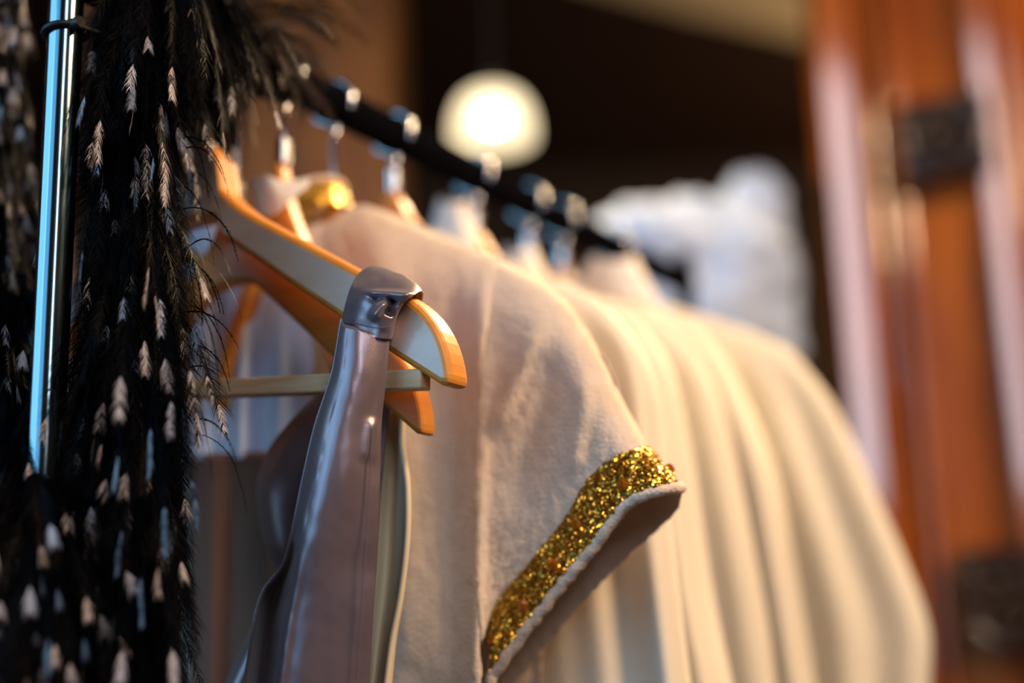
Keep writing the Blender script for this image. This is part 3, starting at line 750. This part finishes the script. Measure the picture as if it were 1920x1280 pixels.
# white blouse on the hanger between sash and robe
bl = empty('white_blouse', stz(S_H2, RAIL_T, 1.5), 'white blouse tinted with painted cool light, with bits of gold trim, seen through the nearest hanger', 'blouse')
Bq = [[(345, 395, 0.0045), (345, 600, 0.0000), (345, 860, 0.0000)], [(385, 400, -0.0027), (390, 600, -0.0054), (380, 860, -0.0063)], [(425, 420, 0.0027), (430, 600, 0.0048), (420, 860, 0.0027)],
      [(462, 440, -0.0048), (455, 600, -0.0054), (450, 860, -0.0063)], [(500, 480, 0.0048), (490, 600, 0.0045), (480, 860, 0.0054)], [(545, 520, -0.0018), (530, 640, -0.0048), (520, 860, -0.0048)], [(600, 560, 0.0045), (590, 660, 0.0054), (580, 860, 0.0063)]]
b = MB(); b.grid(cloth(Bq, S_H2, 40, 50, lambda x, y, u, v: 0.003*noise.noise(Vector((x*0.02, y*0.01, 1))))); b.build('blouse_front', M['cool_lit'], bl, solid=0.001)
b = MB(); b.grid(cloth([[(328, 448, -.02), (380, 478, -.022), (450, 482, -.02)], [(330, 480, -.02), (385, 505, -.022), (452, 508, -.02)]], S_H2, 8, 40))
tr = b.build('gold_trim', M['glitter'], bl, solid=0.001); tr['label'] = 'gold glitter trim'
Bc = [[(470, 338, -.01), (478, 360, -.014), (486, 400, -.014)], [(500, 330, -.02), (508, 360, -.024), (512, 405, -.022)], [(530, 340, -.016), (538, 358, -.02), (542, 378, -.02)], [(580, 335, .0), (578, 345, -.006), (576, 352, -.01)]]
b = MB(); b.grid(cloth(Bc, S_H2, 24, 24)); b.build('collar', M['white'], bl, solid=0.001)

# white collars of the hanging robes' neighbours: scarves over hangers further down the rail
def scarf(px, py, s, w, hgt, label):
    o = MB(); g = []
    for j in range(16):
        v = j/15; row = []
        for i in range(20):
            u = i/19 - 0.5; a = math.pi*u
            x = px + w*math.sin(a)*(0.55 + 0.6*v); y = py + hgt*v + 8*math.cos(a)
            row.append(on_s(x, y, s - 0.03*math.cos(a) - 0.004*math.sin(9*u*v)))
        g.append(row)
    o.grid(g)
    return tag(o.build('white_scarf', M['white'], solid=0.002), label, 'scarf', 'white scarves on the hangers')
scarf(850, 372, ST['5'], 45, 95, 'white scarf on the hanger just below the pendant lamp')
scarf(975, 462, ST['6'], 45, 70, 'white scarf on the rail, the middle one of the three white scarves')
scarf(1150, 480, ST['7'], 70, 80, 'white scarf near the far dark end of the rail')

# ------------------------------------------------------------------ feather boas
def feather(mb, p, d, Ln, wid, tipf, rnd, nb=22, droop=0.9, brown=False):
    """one feather: quill with barbs; mi 0 = dark, 1 = white tip"""
    d = d.normalized(); pts = [Vector(p)]; cur = Vector(d); n = 14
    side0 = d.cross(Vector((rnd.uniform(-1, 1), rnd.uniform(-1, 1), rnd.uniform(-0.3, 0.3)))).normalized()
    for k in range(n):
        cur = (cur + Vector((rnd.uniform(-.05, .05), rnd.uniform(-.05, .05), -droop/n*1.6))).normalized()
        pts.append(pts[-1] + cur*(Ln/n))
    def at(f):
        x = f*n; i = min(int(x), n-1); return pts[i].lerp(pts[i+1], x-i), (pts[i+1]-pts[i]).normalized()
    # quill
    for i in range(n):
        a, c = pts[i], pts[i+1]; w = 0.0005*(1 - 0.8*i/n)
        mb.add([a - side0*w, a + side0*w, c + side0*w, c - side0*w], [(0, 1, 2, 3)], 0)
    fs = [0.10 + (0.90 - tipf)*(k + rnd.random()*0.6)/nb for k in range(nb)]
    if tipf: fs += [1 - tipf*(1 - (k + rnd.random()*0.7)/36) for k in range(37)]
    wp = rnd.uniform(0.3, 0.95)
    for f in fs:
        f = min(f, 1.0)
        q, t = at(f)
        sd = (side0 - t*side0.dot(t)).normalized()
        white = f > 1 - tipf - 1e-4 and tipf > 0
        prof = (math.sin(math.pi*min(1, (f*0.88+0.06)))**0.5)
        wq = (1-f)/max(tipf, 1e-4)
        bl = wid*(0.66*rnd.uniform(0.3, 1.15)*(0.55 + 0.45*min(1, wq*2.5)) if white else prof*rnd.uniform(0.5, 1.2))
        for sg in (-1, 1):
            up = rnd.uniform(2.0, 3.6) if white else rnd.uniform(1.8, 4.2)
            jit = 0.12 if white else 0.35
            e = q + (sd*sg + t*up + Vector((rnd.uniform(-jit, jit), rnd.uniform(-jit, jit), rnd.uniform(-jit, jit)))).normalized()*bl*(2.4 if white else 3.0)
            w = t*(0.0004 if white else 0.00045)
            m_ = (q + e)*0.5 + sd*sg*bl*0.16
            mb.add([q - w, q + w, m_ + w*0.9, m_ - w*0.7, e], [(0, 1, 2, 3), (3, 2, 4)], 1 if white and rnd.random() < wp else 0)
def boa(name, label, path, rad, n, seed, tip_p, ln=(0.07, 0.13), nparts=50, wid=0.007, keep=None):
    rnd = random.Random(seed)
    P = [cr([tuple(p) for p in path], k/60) for k in range(61)]; P = [Vector(p) for p in P]
    root = empty(name, P[0], label, 'feather boa')
    b = MB(); b.tube(P, [rad*0.3*(1 + 0.25*math.sin(k*1.7)) for k in range(61)], 14); b.build('core', M['feather'], root)
    pl = MB(); loose = []
    for k in range(n):
        i = rnd.randrange(60); c = P[i].lerp(P[i+1], rnd.random()); t = (P[i+1]-P[i]).normalized()
        a = rnd.uniform(0, 2*math.pi); x = t.orthogonal().normalized(); y = t.cross(x)
        o = (x*math.cos(a) + y*math.sin(a))
        face = o.dot((CAM_LOC - c).normalized())
        d = o*rnd.uniform(0.3, 0.75) + Vector((0, 0, -rnd.uniform(0.4, 1.0)))
        st_ = c + o*rad*0.25
        Ln = rnd.uniform(*ln)
        if keep and not all(keep(*on_px(st_ + d.normalized()*Ln*q)) for q in (0.35, 0.9)): continue
        tp = rnd.random() < tip_p
        if tp and face > 0.1 and len(loose) < nparts:
            f = MB(); feather(f, st_ + o*rad*0.25, d, Ln*1.15, wid*1.0, rnd.uniform(0.12, 0.26), rnd, 40); loose.append(f)
        else:
            feather(pl, st_, d, Ln, wid, rnd.uniform(0.1, 0.18) if tp and face > -0.2 else 0, rnd, 34)
    o = pl.build('plumage', [M['feather'], M['tip']], root, smooth=False, fix=False); o['kind'] = 'stuff'
    for f in loose:
        q = f.build('feather', [M['feather'], M['tip']], root, smooth=False, fix=False)
    return root
SB = at_depth(250, 480, 0.955).dot(RD)
bp = [at_depth(520, 135, 1.14), at_depth(455, 100, 1.10), at_depth(380, 30, 1.05), at_depth(300, -60, 1.0), on_s(238, 60, SB)] + [on_s(x, y, SB) for x, y in ((250, 300), (254, 600), (264, 900), (262, 1200), (255, 1500), (250, 1800))]
bm_ = boa('feather_boa', 'black feather boa with white-tipped plumes, thick strand right of the shiny upright', bp, 0.072, 4800, 21, 0.16, nparts=95, keep=lambda x, y: (x > 98 or y > 780) and (x < 398 or y < 235) and x < 420 + max(0, 240-y))
rw = random.Random(5); mbw = MB(); mbk = MB()                 # long dark wisps curling out on its right side
for k in range(26):
    y = rw.uniform(230, 900); p = on_s(rw.uniform(330, 365), y, SB + rw.uniform(-0.02, 0.02))
    feather(mbk, p, HD*rw.uniform(0.5, 1.0) + ZD*rw.uniform(-0.6, 0.3) + RD*rw.uniform(-0.2, 0.2), rw.uniform(0.05, 0.08), 0.0010, 0, rw, 60, droop=1.3)
for k in range(60):
    p = at_depth(rw.uniform(370, 540), rw.uniform(20, 120), 1.08 + rw.uniform(-0.04, 0.06))
    feather(mbw, p, HD*rw.uniform(0.2, 1.0) + ZD*rw.uniform(-0.8, 0.5) + RD*rw.uniform(-0.3, 0.3), rw.uniform(0.05, 0.085), 0.005, 0, rw, 26, droop=0.8)
o_ = mbk.build('curling_wisps', [M['feather'], M['tip']], bm_, smooth=False, fix=False); o_['kind'] = 'stuff'
o_ = mbw.build('wisps', [M['brown_feather'], M['tip']], bm_, smooth=False, fix=False); o_['kind'] = 'stuff'; o_['label'] = 'long thin brownish wisps'
bp = [on_s(10, -120, 0.67), on_s(0, 200, 0.67), on_s(-5, 400, 0.66), on_s(5, 620, 0.63), on_s(30, 830, 0.60), on_s(80, 1000, 0.58), on_s(100, 1400, 0.575), on_s(100, 1700, 0.575)]
boa('feather_boa', 'black and white feather boa strand at the left edge, beside the shiny upright', bp, 0.045, 2000, 33, 0.75, ln=(0.05, 0.10), nparts=95, keep=lambda x, y: x < (76 if y < 300 else 100) or y > 760)
